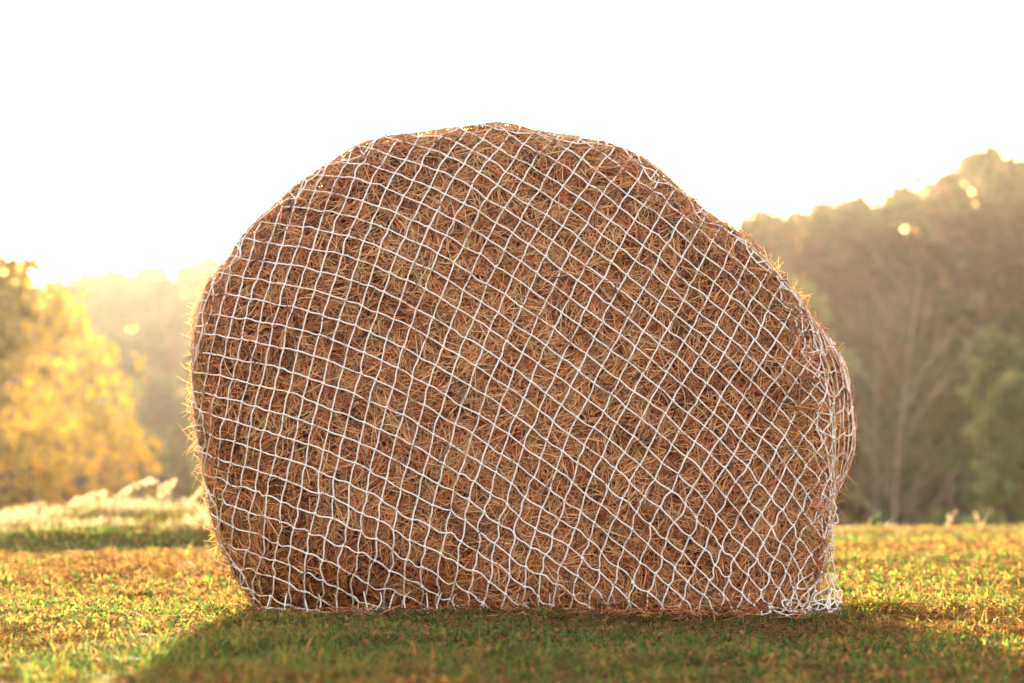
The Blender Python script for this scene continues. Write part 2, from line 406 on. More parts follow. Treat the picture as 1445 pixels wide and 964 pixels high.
for k, (x, y, rx, ry, cx_, cy_) in enumerate(J):
    det = rx * cy_ - cx_ * ry                      # inverse of [[rx,cx],[ry,cy]]
    gi = (cy_ / det, -cx_ / det); gj = (-ry / det, rx / det)
    A += [dx[k] * 27, dy[k] * 27]; b1 += [gi[0] * 27, gi[1] * 27]; b2 += [gj[0] * 27, gj[1] * 27]
reg = np.diag([.004 * (i + j) ** 2 for i, j in EX])
A = np.vstack([np.array(A), reg]); z0 = np.zeros(len(EX))
ca = np.linalg.lstsq(A, np.concatenate([b1, z0]), rcond=None)[0]; cb = np.linalg.lstsq(A, np.concatenate([b2, z0]), rcond=None)[0]
REF = np.array([[620.4, 584.8]])
def ij(x, y):
    B = basis(x, y) - basis(REF[:, 0], REF[:, 1])[0]; return B @ ca, B @ cb
XX, YY = np.meshgrid(np.arange(262, 1186, 4.), np.arange(170, 884, 4.))
th, q = px2tq(XX, YY); ok = q < 1.03
xs, ys = XX[ok], YY[ok]; ai, bi = ij(xs, ys)
nodes = {}
ri, rj = np.round(ai), np.round(bi); d2 = (ai - ri) ** 2 + (bi - rj) ** 2
for k in np.argsort(d2):
    key = (int(ri[k]), int(rj[k]))
    if key not in nodes and d2[k] < .12: nodes[key] = (xs[k], ys[k])
keys = list(nodes); px = np.array([nodes[k][0] for k in keys]); py = np.array([nodes[k][1] for k in keys]); kk = np.array(keys, float)
for _ in range(4):
    a_, b_ = ij(px, py); dx, dy = dbasis(px, py)
    m11, m12, m21, m22 = dx @ ca, dy @ ca, dx @ cb, dy @ cb
    det = m11 * m22 - m12 * m21; det = np.where(np.abs(det) < 3e-4, 3e-4, det)
    ea, eb = kk[:, 0] - a_, kk[:, 1] - b_
    px = px + np.clip((m22 * ea - m12 * eb) / det, -6, 6); py = py + np.clip((-m21 * ea + m11 * eb) / det, -6, 6)
rn = np.random.default_rng(8)
wob = Waves(31, .06, 8); wob2 = Waves(32, .06, 8)
pp = np.stack([px, py, 0 * px], -1)
low = sstep(560, 800, py)
px = px + rn.normal(0, .8, len(px)) + wob(pp) * (.6 + 1.5 * low); py = py + rn.normal(0, .8, len(px)) + wob2(pp) * (.6 + 1.6 * low)
print('NET nodes', len(keys))
kid = {k: i for i, k in enumerate(keys)}
net = Acc()
NETOFF = .014
def cords(pa, pb, bow=2.2, seg=6, clipq=1.012):
    """pixel-space edges on the bale face -> cords lying on it"""
    N = len(pa); S = np.linspace(0, 1, seg)
    d = pb - pa; L = np.hypot(d[:, 0], d[:, 1]); pn = np.stack([-d[:, 1], d[:, 0]], -1) / L[:, None]
    b1 = rn.normal(0, bow, N); b2 = rn.normal(0, bow * .55, N)
    pt = pa[:, None] + d[:, None] * S[None, :, None] + pn[:, None] * (b1[:, None] * np.sin(np.pi * S)[None] + b2[:, None] * np.sin(2 * np.pi * S)[None])[..., None]
    th, q = px2tq(pt[..., 0], pt[..., 1])
    keep = (q.max(1) < clipq)
    pt, th, q = pt[keep], th[keep], q[keep]
    Wp, n = frame(th, np.minimum(q, 1.0))
    offs = NETOFF + .004 * np.abs(rn.normal(0, 1, len(pt)))[:, None] * np.sin(np.pi * S)[None]
    Wp = Wp + n * offs[..., None]
    Wp[..., 2] = np.maximum(Wp[..., 2], terrain(Wp[..., 0], Wp[..., 1]) + .004)
    return Wp, n
pa = []; pb = []
for (i, j), k in kid.items():
    for di, dj in ((1, 0), (0, 1)):
        k2 = kid.get((i + di, j + dj))
        if k2 is not None:
            L = math.hypot(px[k] - px[k2], py[k] - py[k2])
            if 5 < L < 48: pa.append((px[k], py[k])); pb.append((px[k2], py[k2]))
pa, pb = np.array(pa), np.array(pb)
Wp, n = cords(pa, pb, bow=(.7 + 1.1 * sstep(600, 780, pa[:, 1])))
CR = .0021
V, f = tubes(Wp, rn.uniform(.9, 1.15, len(Wp)) * CR, 6, ref=n); net.add(V, f)
# knots
ico_v = []; g = (1 + 5 ** .5) / 2
for a in (-1, 1):
    for b in (-g, g): ico_v += [(0, a, b), (a, b, 0), (b, 0, a)]
ico_v = norm(np.array(ico_v)); ico_f = []
for i in range(12):
    for j in range(i + 1, 12):
        for k in range(j + 1, 12):
            if max(np.linalg.norm(ico_v[i] - ico_v[j]), np.linalg.norm(ico_v[j] - ico_v[k]), np.linalg.norm(ico_v[i] - ico_v[k])) < 1.1:
                nn = np.cross(ico_v[j] - ico_v[i], ico_v[k] - ico_v[i]); ico_f.append((i, j, k) if nn @ ico_v[i] > 0 else (i, k, j))
ico_f = np.array(ico_f)
def knots(c, size):
    N = len(c); s = rn.uniform(.75, 1.3, (N, 1, 3)) * np.broadcast_to(size, (N,))[:, None, None]
    V = c[:, None] + ico_v[None] * s
    return V.reshape(-1, 3), (ico_f[None] + np.arange(N)[:, None, None] * 12).reshape(-1, 3)
th, q = px2tq(px, py); k = q < .99
Wk, nk = frame(th[k], q[k]); V, f = knots(Wk + nk * (NETOFF + .0015), CR * 2.15); net.add(V, f)
# side: cords that run round the bale, and rungs that run back
ths = np.linspace(-np.pi, np.pi, 4000); rim = surf(ths, np.ones(4000)); arc = np.concatenate([[0], np.cumsum(np.linalg.norm(np.diff(rim, axis=0), axis=1))])
nr = int(arc[-1] / .058); tr = np.interp(np.linspace(0, arc[-1], nr, endpoint=False), arc, ths)
qd_ = np.array([.985, 1.02, 1.06, 1.105, 1.155, 1.21, 1.27, 1.33, 1.40, 1.47, 1.54, 1.61, 1.68, 1.75, 1.82, 1.89, 1.96, 2.04, 2.12, 2.2])
TT, QQ = np.meshgrid(tr, qd_, indexing='ij')
TT = TT + rn.normal(0, .006, TT.shape) + (QQ - 1) * .10 + .012 * np.sin(QQ * 40); QQ = QQ + rn.normal(0, .006, QQ.shape) + .012 * np.sin(TT * 23)
def polyarc(ta, qa, tb, qb, seg=4):
    S = np.linspace(0, 1, seg); b = rn.normal(0, .006, len(ta))
    t = ta[:, None] + (tb - ta)[:, None] * S + b[:, None] * np.sin(np.pi * S); q = qa[:, None] + (qb - qa)[:, None] * S + rn.normal(0, .006, len(ta))[:, None] * np.sin(np.pi * S)
    Wp, n = frame(t, q); return Wp + n * (NETOFF + .004), n
ta, tb = TT.ravel(), np.roll(TT, -1, 0).copy(); tb[-1] += 2 * np.pi; tb = tb.ravel(); qa, qb = QQ.ravel(), np.roll(QQ, -1, 0).ravel()
Wp, n = polyarc(ta, qa, tb, qb); V, f = tubes(Wp, CR, 5, ref=n); net.add(V, f)
Wp, n = polyarc(TT[:, :-1].ravel(), QQ[:, :-1].ravel(), TT[:, 1:].ravel(), QQ[:, 1:].ravel()); V, f = tubes(Wp, CR, 5, ref=n); net.add(V, f)
Wk, nk = frame(TT.ravel(), QQ.ravel()); V, f = knots(Wk + nk * (NETOFF + .005), CR * 2.0); net.add(V, f)
# cords bunched along the ridge on the right, where the net folds round the corner
for s in range(4):
    yy = np.linspace(405, 760, 90); thr = []
    _ths = np.linspace(-1.2, .9, 800); _py = CY - np.sin(_ths) * rout(_ths)
    t0 = np.interp(yy, _py[::-1], _ths[::-1])
    qq = .985 + .02 * s + .012 * np.sin(yy * .16 + s * 2) + rn.normal(0, .003, 90)
    Wp, n = frame(t0, qq); V, f = tubes((Wp + n * (NETOFF + .002 * s))[None], CR, 5, ref=n[None]); net.add(V, f)
# loose skirt: a gathered sheet of net hanging from the ridge to the ground at the right
def sheet(cols, rows, fn):
    u, v = np.meshgrid(np.linspace(0, 1, cols), np.linspace(0, 1, rows), indexing='ij')
    G = fn(u, v)
    S = np.linspace(0, 1, 4)
    for A0, B0 in ((G[:-1], G[1:]), (G[:, :-1], G[:, 1:])):
        A0 = A0.reshape(-1, 3); B0 = B0.reshape(-1, 3); L = np.linalg.norm(B0 - A0, axis=1)
        bow = rn.normal(0, 1, (len(A0), 1, 3)) * L[:, None, None] * .17
        W = A0[:, None] + (B0 - A0)[:, None] * S[None, :, None] + bow * np.sin(np.pi * S)[None, :, None]
        W[..., 2] = np.maximum(W[..., 2], terrain(W[..., 0], W[..., 1]) + .006)
        V, f = tubes(W, CR, 5); net.add(V, f)
    Gk = G.reshape(-1, 3); V, f = knots(Gk, CR * 1.7); net.add(V, f)
def skirt(u, v):
    top = 700; yy = top + (868 - top) * v
    left = 1166 - 64 * v ** 2.2; right = 1172 + 6 * v + 7 * v ** 4 + 3 * np.sin(v * 9)
    xx = left + (right - left) * u + rn.normal(0, 3.0, u.shape); yy = yy + rn.normal(0, 4, u.shape)
    D = 8.02 + .10 * u + .035 * np.sin(u * 17 + v * 5) + rn.normal(0, .012, u.shape) - .05 * v
    G = P(xx, yy, D); G[..., 2] = np.maximum(G[..., 2], .012); return G
sheet(10, 10, skirt)
def puddle(u, v):
    xx = 1075 + 108 * u + rn.normal(0, 4, u.shape); yy = 842 + 30 * v + rn.normal(0, 3.0, u.shape) - 6 * np.sin(u * 9)
    G = P(xx, yy, 8.0 - .10 * v + rn.normal(0, .02, u.shape)); G[..., 2] = np.maximum(G[..., 2], .008 + rn.random(u.shape) * .02); return G
sheet(9, 4, puddle)
# hem line where the net is tucked under the bale
for k_ in range(2):
    xx = np.linspace(372, 1120, 150); yy = 862 + 3 * np.sin(xx * .07 + k_ * 2) + rn.normal(0, .9, 150) + 4 * k_ - 6 * sstep(420, 372, xx)
    Wh = P(xx, yy, Y0 + .10 - .03 * k_ + .012 * np.sin(xx * .05)); Wh[:, 2] = np.maximum(Wh[:, 2], terrain(Wh[:, 0], Wh[:, 1]) + .008)
    V, f = tubes(Wh[None], CR, 5); net.add(V, f)
xx = np.linspace(385, 1100, 34); Wl = []
for x in xx:
    a = P(x + rn.normal(0, 5), 838 + rn.normal(0, 5), Y0 + .05)
    th0, q0 = px2tq(np.array([x]), np.array([836.])); a = frame(th0, np.minimum(q0, 1))[0][0] + np.array([0, -.012, 0])
    b = P(x + rn.normal(0, 9), 866, Y0 + .06); b[2] = max(b[2], .012)
    S = np.linspace(0, 1, 6)[:, None]; Wl.append(a + (b - a) * S + np.sin(np.pi * S) * rn.normal(0, .012, 3) * np.array([1, 0, 1]))
V, f = tubes(np.array(Wl), CR, 5); net.add(V, f)
net_o = net.build('hay_net', M_NET, None, smooth=True, origin=BASE); net_o.location = tuple(BASE)
tag(net_o, 'white knotted rope net stretched over the round hay bale', 'hay net')

# ------------------------------------------------------------------ grass and ground cover
tuft = Waves(43, 26, 24); clum = Waves(44, 7, 20); patch = Waves(41, 2.4, 16); patch2 = Waves(42, .9, 10)
def blades(x, y, h, wd, lean, tone, seed, curl=.5):
    r = np.random.default_rng(seed); N = len(x); z = terrain(x, y) - .004
    az = r.uniform(0, 2 * np.pi, N); d = np.stack([np.cos(az), np.sin(az), 0 * az], -1)
    wa = az + np.pi / 2 + r.normal(0, .5, N); wv = np.stack([np.cos(wa), np.sin(wa), 0 * wa], -1)
    b = np.stack([x, y, z], -1); up = np.array([0, 0, 1.])
    lh = h * lean
    p1 = b + d * (lh * .35)[:, None] + up * (h * .55)[:, None]
    p2 = b + d * lh[:, None] + up * (h * (1 - curl * np.minimum(lean, 1.5) * .5))[:, None]
    w2 = wd[:, None] * wv
    V = np.stack([b - w2 * .7, b + w2 * .7, p1 + w2, p1 - w2, p2], 1)
    i = np.arange(N)[:, None] * 5
    return V.reshape(-1, 3), i + np.array([[0, 1, 2, 3]]), i + np.array([[3, 2, 4]]), np.repeat(tone, 5)
def scatter(n, y0, y1, r, pw=1.0):
    y = r.uniform(y0, y1, n); half = .18 * y + .45 + .0
    x = r.uniform(-1, 1, n) * (.18 * y1 + .45); k = np.abs(x) < half + .15; return x[k], y[k]
def inside_bale(x, y): return (x > -.64 + (y - 7.9) * 0) & (x < .80) & (y > 8.07) & (y < 9.1)
g = Acc(); r = np.random.default_rng(77)
def gtone(x, y, r):
    p = np.stack([x, y, 0 * x], -1); g_ = .5 + .20 * patch(p) + .16 * patch2(p)
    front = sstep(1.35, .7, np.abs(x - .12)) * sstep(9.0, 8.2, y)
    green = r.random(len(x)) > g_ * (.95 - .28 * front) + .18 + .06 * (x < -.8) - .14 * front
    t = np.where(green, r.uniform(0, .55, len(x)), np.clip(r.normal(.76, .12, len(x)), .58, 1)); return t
for n, y0, y1, hs, ws in ((190000, 4.6, 9.5, 1.0, .0020), (150000, 9.5, 14.5, 1.1, .0026), (120000, 14.5, 20.8, 1.25, .0034), (16000, 20.8, 30, 1.6, .005)):
    x, y = scatter(n, y0, y1, r); k = ~inside_bale(x, y); x, y = x[k], y[k]; N = len(x)
    t = gtone(x, y, r); dry = t > .57
    dip = (x < -1.1) & (y > 14.3) & (y < 15.5); t = np.where(dip & (r.random(N) < .85), r.uniform(0, .4, N), t); dry = t > .57
    h = np.where(dry, r.uniform(.008, .036, N), r.uniform(.008, .036, N)) * hs * (1 + .45 * tuft(np.stack([x, y, 0 * x], -1))).clip(.25, 2)
    lean = np.where(dry, r.uniform(.4, 3.2, N), r.uniform(.2, 2.2, N))
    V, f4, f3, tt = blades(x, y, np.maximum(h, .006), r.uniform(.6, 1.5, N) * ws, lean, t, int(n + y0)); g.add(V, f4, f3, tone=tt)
# broad little leaves (clover, plantain) low in the turf
def leaflets(x, y, s, tone, r, zr=(.004, .028)):
    N = len(x); c = np.stack([x, y, terrain(x, y) + r.uniform(*zr, N)], -1); az = r.uniform(0, 6.28, N)
    u = np.stack([np.cos(az), np.sin(az), r.normal(0, .6, N)], -1); v = np.stack([-np.sin(az), np.cos(az), r.normal(0, .7, N)], -1)
    s = s[:, None]; a = np.array([0, 0, 1.]) * s * .35
    V = np.stack([c - u * s, c - v * s * .75 - a * 0, c + u * s * .3 - v * s * .8, c + u * s, c + u * s * .3 + v * s * .8, c - u * s * .3 + v * s * .75], 1)
    V[:, :, 2] += r.normal(0, 1, (N, 6)) * s * .18
    return V.reshape(-1, 3), (np.arange(N)[:, None] * 6 + np.array([[0, 1, 2, 3]])), (np.arange(N)[:, None] * 6 + np.array([[0, 3, 4, 5]])), np.repeat(tone, 6)
for n, y0, y1, s0 in ((120000, 4.6, 9.5, .0052), (50000, 9.5, 15, .007), (16000, 15, 20.8, .009)):
    x, y = scatter(n, y0, y1, r); k = ~inside_bale(x, y); x, y = x[k], y[k]
    pch = patch(np.stack([x, y, 0 * x], -1) + 5); k = pch + r.normal(0, .6, len(x)) > -.1; x, y = x[k], y[k]; N = len(x)
    t = np.where(r.random(N) < .58, r.uniform(.0, .5, N), r.uniform(.70, 1, N))
    V, fa, fb, tt = leaflets(x, y, r.uniform(.6, 1.5, N) * s0, t, r); g.add(V, fa, fb, tone=tt)
# dead stems and thatch lying in the turf
for n, y0, y1, w_ in ((26000, 4.6, 9.5, .0009), (22000, 9.5, 15, .0013), (12000, 15, 20.6, .0018)):
    x, y = scatter(n, y0, y1, r); k = ~inside_bale(x, y); x, y = x[k], y[k]
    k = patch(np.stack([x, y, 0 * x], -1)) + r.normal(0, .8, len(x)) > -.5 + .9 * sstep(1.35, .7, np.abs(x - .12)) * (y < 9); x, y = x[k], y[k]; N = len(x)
    az = r.uniform(0, 2 * np.pi, N); L = r.uniform(.015, .07, N); S = np.linspace(-.5, .5, 4); d = np.stack([np.cos(az), np.sin(az)], -1); kp = r.normal(0, .35, N) * L
    X3 = x[:, None] + d[:, :1] * L[:, None] * S - d[:, 1:] * kp[:, None] * (S * 2) ** 2; Y3 = y[:, None] + d[:, 1:] * L[:, None] * S + d[:, :1] * kp[:, None] * (S * 2) ** 2
    Z3 = terrain(x, y)[:, None] + r.uniform(.004, .030, N)[:, None] + (r.normal(0, .35, N) * L)[:, None] * S
    V, f = tubes(np.stack([X3, Y3, Z3], -1), w_, 3); g.add(V, f, tone=np.repeat(np.where(r.random(N) < .6, r.uniform(.64, .86, N), r.uniform(.88, 1, N)), 12))
# some taller single blades and thin stalks
for n, y0, y1 in ((900, 4.8, 10), (2600, 10, 20.5)):
    x, y = scatter(n, y0, y1, r); k = ~inside_bale(x, y); x, y = x[k], y[k]; N = len(x)
    V, f4, f3, tt = blades(x, y, r.uniform(.035, .08, N), r.uniform(.0008, .0015, N) * (1 + (y > 10) * .5), r.uniform(.1, .9, N), r.uniform(.2, .9, N), int(n)); g.add(V, f4, f3, tone=tt)
# grass pushing up against the foot of the bale
N = 2600; x = r.uniform(-.75, 1.0, N); y = r.uniform(7.72, 8.03, N)
V, f4, f3, tt = blades(x, y, r.uniform(.018, .050, N), r.uniform(.0012, .0026, N), r.uniform(.1, 1.2, N), np.where(r.random(N) < .75, r.uniform(.05, .5, N), r.uniform(.6, 1, N)), 93); g.add(V, f4, f3, tone=tt)
N = 110000; y = 4.6 + 25 * r.random(N) ** 1.2; x = (.17 * y + .4 + r.random(N) ** 1.3 * 6) * np.where(r.random(N) < .5, -1, 1)
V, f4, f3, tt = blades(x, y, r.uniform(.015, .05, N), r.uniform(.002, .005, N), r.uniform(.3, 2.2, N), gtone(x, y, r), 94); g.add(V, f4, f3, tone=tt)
tag(g.build('grass', M_GRASS), 'short rough turf of green and dry golden grass around the bale', 'grass', kind='stuff')
# taller bleached grass on the bank at the left and a thin line on the crest at the right
g = Acc()
N = 24000; x = r.uniform(-4.2, -1.0, N); y = r.uniform(15.1, 19.2, N)
q3 = np.stack([x, y, 0 * x], -1); cl = clum(q3); t = np.clip(r.normal(.45, .24, N) + .16 * cl, 0, 1)
V, f4, f3, tt = blades(x, y, r.uniform(.03, .12, N) * (1 + .3 * sstep(-3.4, -2.6, x)) * .52 * np.clip(1 + .6 * cl, .15, 2.4), r.uniform(.002, .004, N), r.uniform(.1, .9, N), t, 91, curl=.3); g.add(V, f4, f3, tone=tt)
N = 9000; x = r.uniform(1.2, 4.4, N); y = r.uniform(17.5, 20.8, N)
V, f4, f3, tt = blades(x, y, r.uniform(.012, .045, N) * np.clip(1 + .5 * clum(np.stack([x, y, 0 * x], -1)), .3, 2), r.uniform(.002, .0035, N), r.uniform(.1, .9, N), np.clip(r.normal(.4, .25, N), 0, 1), 92, curl=.3); g.add(V, f4, f3, tone=tt)
tag(g.build('tall_grass', M_TALL), 'taller bleached grass along the crest of the field behind the bale', 'grass', kind='stuff')

# ------------------------------------------------------------------ fallen hay stems, dead leaves, weeds
g = Acc(); N = 520; x = r.uniform(-.74, .86, N); y = np.minimum(r.normal(7.88, .12, N), 8.02)
az = r.uniform(0, np.pi, N); L = r.uniform(.03, .10, N); S = np.linspace(-.5, .5, 4)
Pt = np.stack([x[:, None] + np.cos(az)[:, None] * L[:, None] * S, y[:, None] + np.sin(az)[:, None] * L[:, None] * S, 0 * S + .012 + r.uniform(0, .02, N)[:, None] + r.normal(0, .3, N)[:, None] * L[:, None] * S], -1)
Pt[..., 2] = np.maximum(Pt[..., 2], terrain(Pt[..., 0], Pt[..., 1]) + .006)
V, f = tubes(Pt, .0012, 3); g.add(V, f, tone=np.repeat(r.uniform(.2, .9, N), 12))
tag(g.build('fallen_hay', M_STRAW), 'loose brown hay stems scattered on the turf along the foot of the bale', 'hay', kind='stuff')

def dead_leaf(px_, py_, size, label, tone=.4, seed=0):
    r = np.random.default_rng(seed)
    D = CAMZ / ((py_ - 669.9) / F)
    p = P(px_, py_, D); z = float(terrain(p[0], p[1])) + .02
    u, v = np.meshgrid(np.linspace(-1, 1, 9), np.linspace(-1, 1, 7), indexing='ij')
    wdt = (1 - u * u) ** .6 * (.55 + .1 * np.sin(u * 9))
    az = r.uniform(0, 6.28); X_ = u * size; Y_ = v * wdt * size; Z_ = size * (.35 * (v * wdt) ** 2 * 2 + .25 * u * u + .06 * np.sin(u * 6 + v * 4))
    V = np.stack([X_ * math.cos(az) - Y_ * math.sin(az), X_ * math.sin(az) + Y_ * math.cos(az), Z_], -1)
    idx = np.arange(63).reshape(9, 7); q = np.stack([idx[:-1, :-1], idx[:-1, 1:], idx[1:, 1:], idx[1:, :-1]], -1).reshape(-1, 4)
    o = mesh('dead_leaf', V, q, M_DEADLEAF, attrs={'tone': np.full(63, tone)}, smooth=True); o.location = (p[0], p[1], z)
    st = np.array([[-size * 1.4, 0, size * .3], [-size * .98, 0, size * .22], [size * .9, 0, size * .22]]); c, s_ = math.cos(az), math.sin(az)
    st = np.stack([st[:, 0] * c, st[:, 0] * s_, st[:, 2] + .001], -1)
    V, f = tubes(st[None], .0009, 4); mesh('midrib', V, f, M_DEADLEAF, o, attrs={'tone': np.full(len(V), tone * .7)})
    tag(o, label, 'leaf', 'dead leaves on the turf')
dead_leaf(1244, 899, .022, 'pale tan curled leaf in the shade right of the loose net', .95, 2)
dead_leaf(1104, 888, .022, 'dark brown leaf in the grass below the loose net folds', .1, 3)
dead_leaf(998, 912, .026, 'rust brown curled leaf on the dark turf below the right half of the bale', .45, 4)
dead_leaf(622, 922, .026, 'brown curled leaf near the bottom edge below the middle of the bale', .4, 5)
dead_leaf(165, 845, .034, 'blackish clod, shaped like a leaf, lying in the sunlit grass left of the bale', .02, 6)  # dark clod, built with the leaf shape
dead_leaf(742, 937, .02, 'small reddish brown leaf nearest the camera in the shaded turf', .5, 7)

def weed(name, px_, D, hpx, label, kind, seed, group=None):
    """a stalk on the crest; kind: plume / leafy / spike"""
    r = np.random.default_rng(seed); p = P(px_, 700, D); x, y = p[0], p[1]; z = float(terrain(x, y))
    root = empty(name, (x, y, z)); tag(root, label, 'weed', group)
    H = CAMZ + (669.9 - hpx) / F * D - z
    n = {'plume': 3, 'leafy': 4, 'spike': 3, 'arch': 2}[kind]
    for k in range(n):
        hh = H * (1 if k == 0 else r.uniform(.55, .9)); a = r.uniform(-1, 1); S = np.linspace(0, 1, 9)
        ln = {'plume': .45, 'leafy': .35, 'spike': .55, 'arch': 1.1}[kind] * hh * (a if k else (.8 if kind != 'arch' else 1))
        st = np.stack([ln * S ** 2, r.normal(0, .06) * hh * S, hh * (S - (.28 * S ** 3 if kind == 'arch' else 0)) ], -1)
        if kind == 'arch': st[:, 2] *= 1 / .80 ; 
        V, f = tubes(st[None], (.0035 - .0018 * S)[None], 5); mesh('stem', V, f, M_TALL, root, attrs={'tone': np.full(len(V), .5)})
        A = Acc()
        m = {'plume': 60, 'leafy': 26, 'spike': 34, 'arch': 60}[kind]
        tt = r.uniform({'plume': .68, 'leafy': .25, 'spike': .2, 'arch': .6}[kind], 1, m); c = np.stack([np.interp(tt, S, st[:, i]) for i in range(3)], -1)
        dr = norm(r.normal(0, 1, (m, 3)) + np.array([0, 0, .5])); ln_ = r.uniform(.5, 1, m) * {'plume': .028, 'leafy': .045, 'spike': .016, 'arch': .03}[kind]
        sd_ = norm(np.cross(dr, r.normal(0, 1, (m, 3)))) * (ln_ * (.5 if kind == 'leafy' else .3))[:, None]
        e = c + dr * ln_[:, None]; mid = (c + e) / 2
        V = np.stack([c, mid - sd_, e, mid + sd_], 1).reshape(-1, 3); A.add(V, np.arange(m * 4).reshape(-1, 4), tone=np.repeat(r.uniform(.5, 1, m) if kind != 'leafy' else r.uniform(0, .5, m), 4))
        A.build('leaves' if kind == 'leafy' else 'seed_head', {'leafy': M_GREEN, 'spike': M_PLUME}.get(kind, M_PLUME), root)
GW = 'weeds standing on the crest of the field'
weed('dry_weed', 228, 17.2, 676, 'pale plumed weed on the crest just left of the bale', 'plume', 1, GW)
weed('dry_weed', 270, 17.6, 690, 'shorter plumed weed closest to the left side of the bale', 'plume', 2, GW)
weed('dry_weed', 158, 17.2, 672, 'arching seed stalk on the bank, second weed left of the bale', 'arch', 3, GW)
weed('dry_weed', 104, 17.0, 692, 'low drooping seed stalk in the bright grass by the golden tree', 'arch', 4, GW)
weed('dry_weed', 52, 17.0, 714, 'short straw weed at the far left end of the bank', 'plume', 5, GW)
weed('leafy_weed', 1232, 19.6, 728, 'small green leafy weed on the crest right of the bale', 'leafy', 6, GW)
weed('dry_weed', 1337, 19.4, 722, 'pale seed spike on the crest below the bare tree', 'spike', 7, GW)
weed('dry_weed', 1384, 19.2, 716, 'reddish brown seed spike, tallest weed on the right part of the crest', 'spike', 8, GW)

# ------------------------------------------------------------------ trees
def limb(A, p0, p1, r0, r1, r, bend=.08, seg=6, k=7):
    S = np.linspace(0, 1, seg); d = np.asarray(p1) - np.asarray(p0); L = np.linalg.norm(d)
    off = r.normal(0, bend * L, 3)
    pt = np.asarray(p0) + d * S[:, None] + off * np.sin(np.pi * S)[:, None]
    V, f = tubes(pt[None], (r0 + (r1 - r0) * S)[None], k); A.add(V, f); return pt
def leaves(A, c, rad, n, size, tone, r, squash=1.0):
    """leaf-sized faces spread through a ragged clump"""
    d = norm(r.normal(0, 1, (n, 3))); rr = rad * r.random(n) ** .45 * (1 + .25 * np.sin(d[:, 0] * 5 + d[:, 2] * 4))
    p = c + d * rr[:, None] * np.array([1, 1, squash])
    a = norm(r.normal(0, 1, (n, 3))); b = norm(np.cross(a, r.normal(0, 1, (n, 3))))
    s = (size * r.uniform(.6, 1.4, n))[:, None]
    V = np.stack([p - a * s, p - b * s * .55, p + a * s, p + b * s * .55], 1).reshape(-1, 3)
    A.add(V, np.arange(n * 4).reshape(-1, 4), tone=np.repeat(np.clip(r.normal(tone, .16, n), 0, 1), 4))
def tree_geo(H, Rw, r, nl, size, tone, base=.25, clumps=22, trunk_r=.16):
    T = Acc(); C = Acc(); top = limb(T, (0, 0, -.3), (r.normal(0, .05 * H), r.normal(0, .05 * H), H * .86), trunk_r, trunk_r * .2, r, .02, 8)
    for k in range(clumps):
        h = base + (1 - base) * (k + .5) / clumps; prof = math.sin(math.pi * min(max((h - base) / (1 - base), 0), 1) ** .75) ** .6
        az = k * 2.4 + r.normal(0, .4); rr = Rw * prof * r.uniform(.45, .95)
        c = np.array([math.cos(az) * rr, math.sin(az) * rr, H * h * .93]); i = int(min(h * .72, .95) * 7)
        limb(T, top[i], c, trunk_r * .38 * (1 - h * .6), .015, r, .08, 5, 5)
        leaves(C, c, Rw * r.uniform(.26, .48), nl // clumps, size, tone + r.normal(0, .17), r, .75)
    return T, C
def tree(name, x, y, H, Rw, label, cat, mat, seed, nl=6000, size=.12, tone=.5, base=.25, clumps=24, trunk_r=.16, group=None, bark=None):
    r = np.random.default_rng(seed); T, C = tree_geo(H, Rw, r, nl, size, tone, base, clumps, trunk_r)
    root = empty(name, (x, y, float(terrain(x, y)))); tag(root, label, cat, group)
    T.build('trunk', bark or M_BARK, root, smooth=True); C.build('crown', mat, root)
def at(px_, D): return float((px_ - 722.5) / F * D)
def hgt(py_, D, x): return CAMZ + (669.9 - py_) / F * D - float(terrain(x, D))

# golden tree at the left edge
x = at(-22, 52); tree('golden_tree', x, 52, hgt(328, 52, x), 2.95, 'broad golden yellow tree glowing at the left edge', 'tree', M_GOLD, 5, 15000, .10, .62, .12, 56, .16)
x = at(120, 104); tree('yellowing_tree', x, 104, hgt(455, 104, x), 1.8, 'faint yellow tree in the haze behind the right side of the golden one', 'tree', M_GOLD, 7, 9000, .11, .4, .15, 26, .12)
x = at(232, 84); tree('green_tree', x, 84, hgt(500, 84, x), 2.0, 'dim round green tree between the golden tree and the bale', 'tree', M_GREEN, 8, 9000, .13, .3, .1, 26, .14)
x = at(1432, 66); tree('green_tree', x, 66, hgt(490, 66, x), 1.25, 'soft green tree cut by the right edge of the photo', 'tree', M_GREEN, 9, 12000, .10, .75, .08, 30, .12)
x = at(1415, 80); tree('green_tree', x, 80, hgt(445, 80, x), 1.9, 'darker green tree rising behind the one at the right edge', 'tree', M_GREEN, 10, 9000, .13, .15, .1, 26, .14)
x = at(1135, 96); tree('pale_tree', x, 96, hgt(365, 96, x), 2.1, 'pale olive tree beside the upper right shoulder of the bale', 'tree', M_GREEN, 11, 9000, .14, .9, .2, 26, .14)
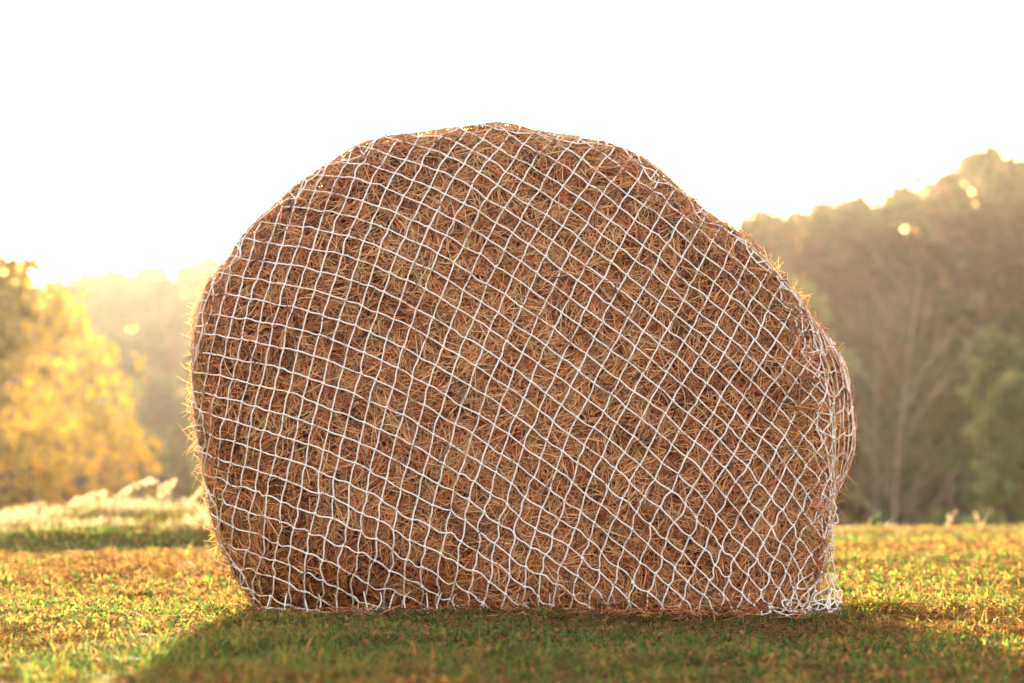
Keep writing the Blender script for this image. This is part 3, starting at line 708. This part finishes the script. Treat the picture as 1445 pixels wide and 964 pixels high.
# skyline trees that stand clear of the wood
for px_, py_, D, Rw, sd_, lb in ((1392, 196, 168, 3.2, 21, 'highest tree on the skyline near the right edge'), (1335, 232, 170, 2.0, 22, 'skyline tree with a gap left of the highest one'),
                            (1275, 252, 170, 2.4, 24, 'rounded skyline tree between the small pale gap and the bald step'), (1210, 262, 170, 2.0, 25, 'skyline tree at the edge of the low notch'),
                            (1160, 268, 168, .9, 23, 'narrow upright tree standing alone on the right skyline'), (210, 362, 168, 2.4, 26, 'hazy rounded tree on the left skyline'),
                            (290, 352, 168, 2.2, 27, 'hazy skyline tree touching the left side of the bale'), (1085, 290, 170, 1.8, 28, 'low skyline tree just right of the bale'), (140, 372, 168, 1.9, 29, 'small hazy skyline tree above the golden tree'),
                            (1443, 214, 170, 2.4, 30, 'skyline tree cut by the right edge of the photo')):
    x = at(px_, D); tree('skyline_tree', x, D, hgt(py_, D, x), Rw, lb, 'tree', M_WOOD, sd_, 5000, .22, .55, .35, 22, .2, group='trees along the wooded skyline')
# bare pale trees
def bare(px_, D, py_, label, seed, r0=.08):
    r = np.random.default_rng(seed); x = at(px_, D); H = hgt(py_, D, x); root = empty('bare_tree', (x, D, float(terrain(x, D)))); tag(root, label, 'tree', 'bare trees before the dark wood')
    T = Acc(); B = Acc(); tr = limb(T, (0, 0, -.3), (r.normal(0, .2), 0, H), r0, .02, r, .015, 14, 7); T.build('trunk', M_PALEBARK, root, smooth=True)
    for k in range(17):
        i = int(4 + k * 9 / 17); s = 1 if k % 2 else -1; L = H * .30 * (1 - .45 * k / 17); a = r.normal(0, .8)
        e = tr[i] + np.array([s * L * .55 * math.cos(a), L * .5 * math.sin(a), L * r.uniform(.5, 1.0)])
        pt = limb(B, tr[i], e, r0 * .30 * (1 - .5 * k / 17), .008, r, .08, 6, 5)
        for j in range(5):
            p = pt[r.integers(2, 6)]; L2 = L * r.uniform(.25, .55); limb(B, p, p + np.array([s * L2 * r.uniform(.1, .9), r.normal(0, .3) * L2, L2 * r.uniform(.3, 1)]), .010, .004, r, .08, 4, 4)
    B.build('branches', M_PALEBARK, root)
bare(1277, 72, 385, 'tall pale bare tree with forked branches against the dark wood', 3, .062)
bare(1243, 80, 470, 'thinner bare tree just left of the tall pale one', 4, .05)

# the far wood: one mass of trunks and crowns climbing the hillside
rw = np.random.default_rng(99); WL = Acc(); WT = Acc(); cnt = 0
for D in (90, 96, 103, 111, 120, 130, 141, 150, 158, 166, 172, 177):
    half = .2 * D + 26; xs_ = np.arange(-half, half, 2.6) + rw.normal(0, .9, len(np.arange(-half, half, 2.6)))
    for x in xs_:
        y = D + rw.normal(0, 2.2); z = float(terrain(x, y)); ridge = float(np.interp(x * 170 / D, RX, RT)); 
        H = rw.uniform(9.0, 12.0)
        lim = (ridge - CAMZ) / 170 * y + CAMZ - z - rw.uniform(0, .7); H = min(max(lim, 6), 14) if D > 155 else min(H, max(lim, 4.0)); Rw = rw.uniform(1.7, 2.9); tn = rw.choice([.15, .3, .45, .62, .78, .95], p=[.22, .25, .2, .15, .12, .06])
        limb(WT, (x, y, z - .3), (x + rw.normal(0, .2), y, z + H * .8), .16, .05, rw, .02, 4, 5); cnt += 1
        m = 11
        for k in range(m):
            h = (k + .8) / m; az = k * 2.4 + rw.normal(0, .5); pr = Rw * math.sin(math.pi * h ** .8 * .93) ** .7
            leaves(WL, np.array([x + math.cos(az) * pr * .6, y + math.sin(az) * pr * .6, z + H * (.08 + .86 * h)]), Rw * rw.uniform(.38, .6), 75, .24, tn, rw, .8)
wood = WL.build('far_wood', M_WOOD); tag(wood, 'hazy mixed wood covering the hillside behind the field', 'wood', kind='stuff')
tag(WT.build('far_wood_trunks', M_BARK, wood), kind='stuff')

# ------------------------------------------------------------------ haze
hm, hn = newmat('haze_air'); pv = hn.nodes.new('ShaderNodeVolumePrincipled'); o_ = hn.nodes.new('ShaderNodeOutputMaterial')
pv.inputs['Color'].default_value = (.97, .93, .86, 1); pv.inputs['Density'].default_value = HAZE_DENSITY; pv.inputs['Anisotropy'].default_value = HAZE_G
hn.links.new(pv.outputs[0], o_.inputs['Volume'])
x0, x1, y0, y1, z0, z1 = -710, 710, -510, 1510, -12.0, 27.0
V = [(x, y, z) for z in (z0, z1) for y in (y0, y1) for x in (x0, x1)]
hz = mesh('haze', V, np.array([(0, 2, 3, 1), (4, 5, 7, 6), (0, 1, 5, 4), (2, 6, 7, 3), (0, 4, 6, 2), (1, 3, 7, 5)]), hm)
tag(hz, kind='stuff'); 
zs = [(o.matrix_world.translation.z if False else 0) for o in ()]
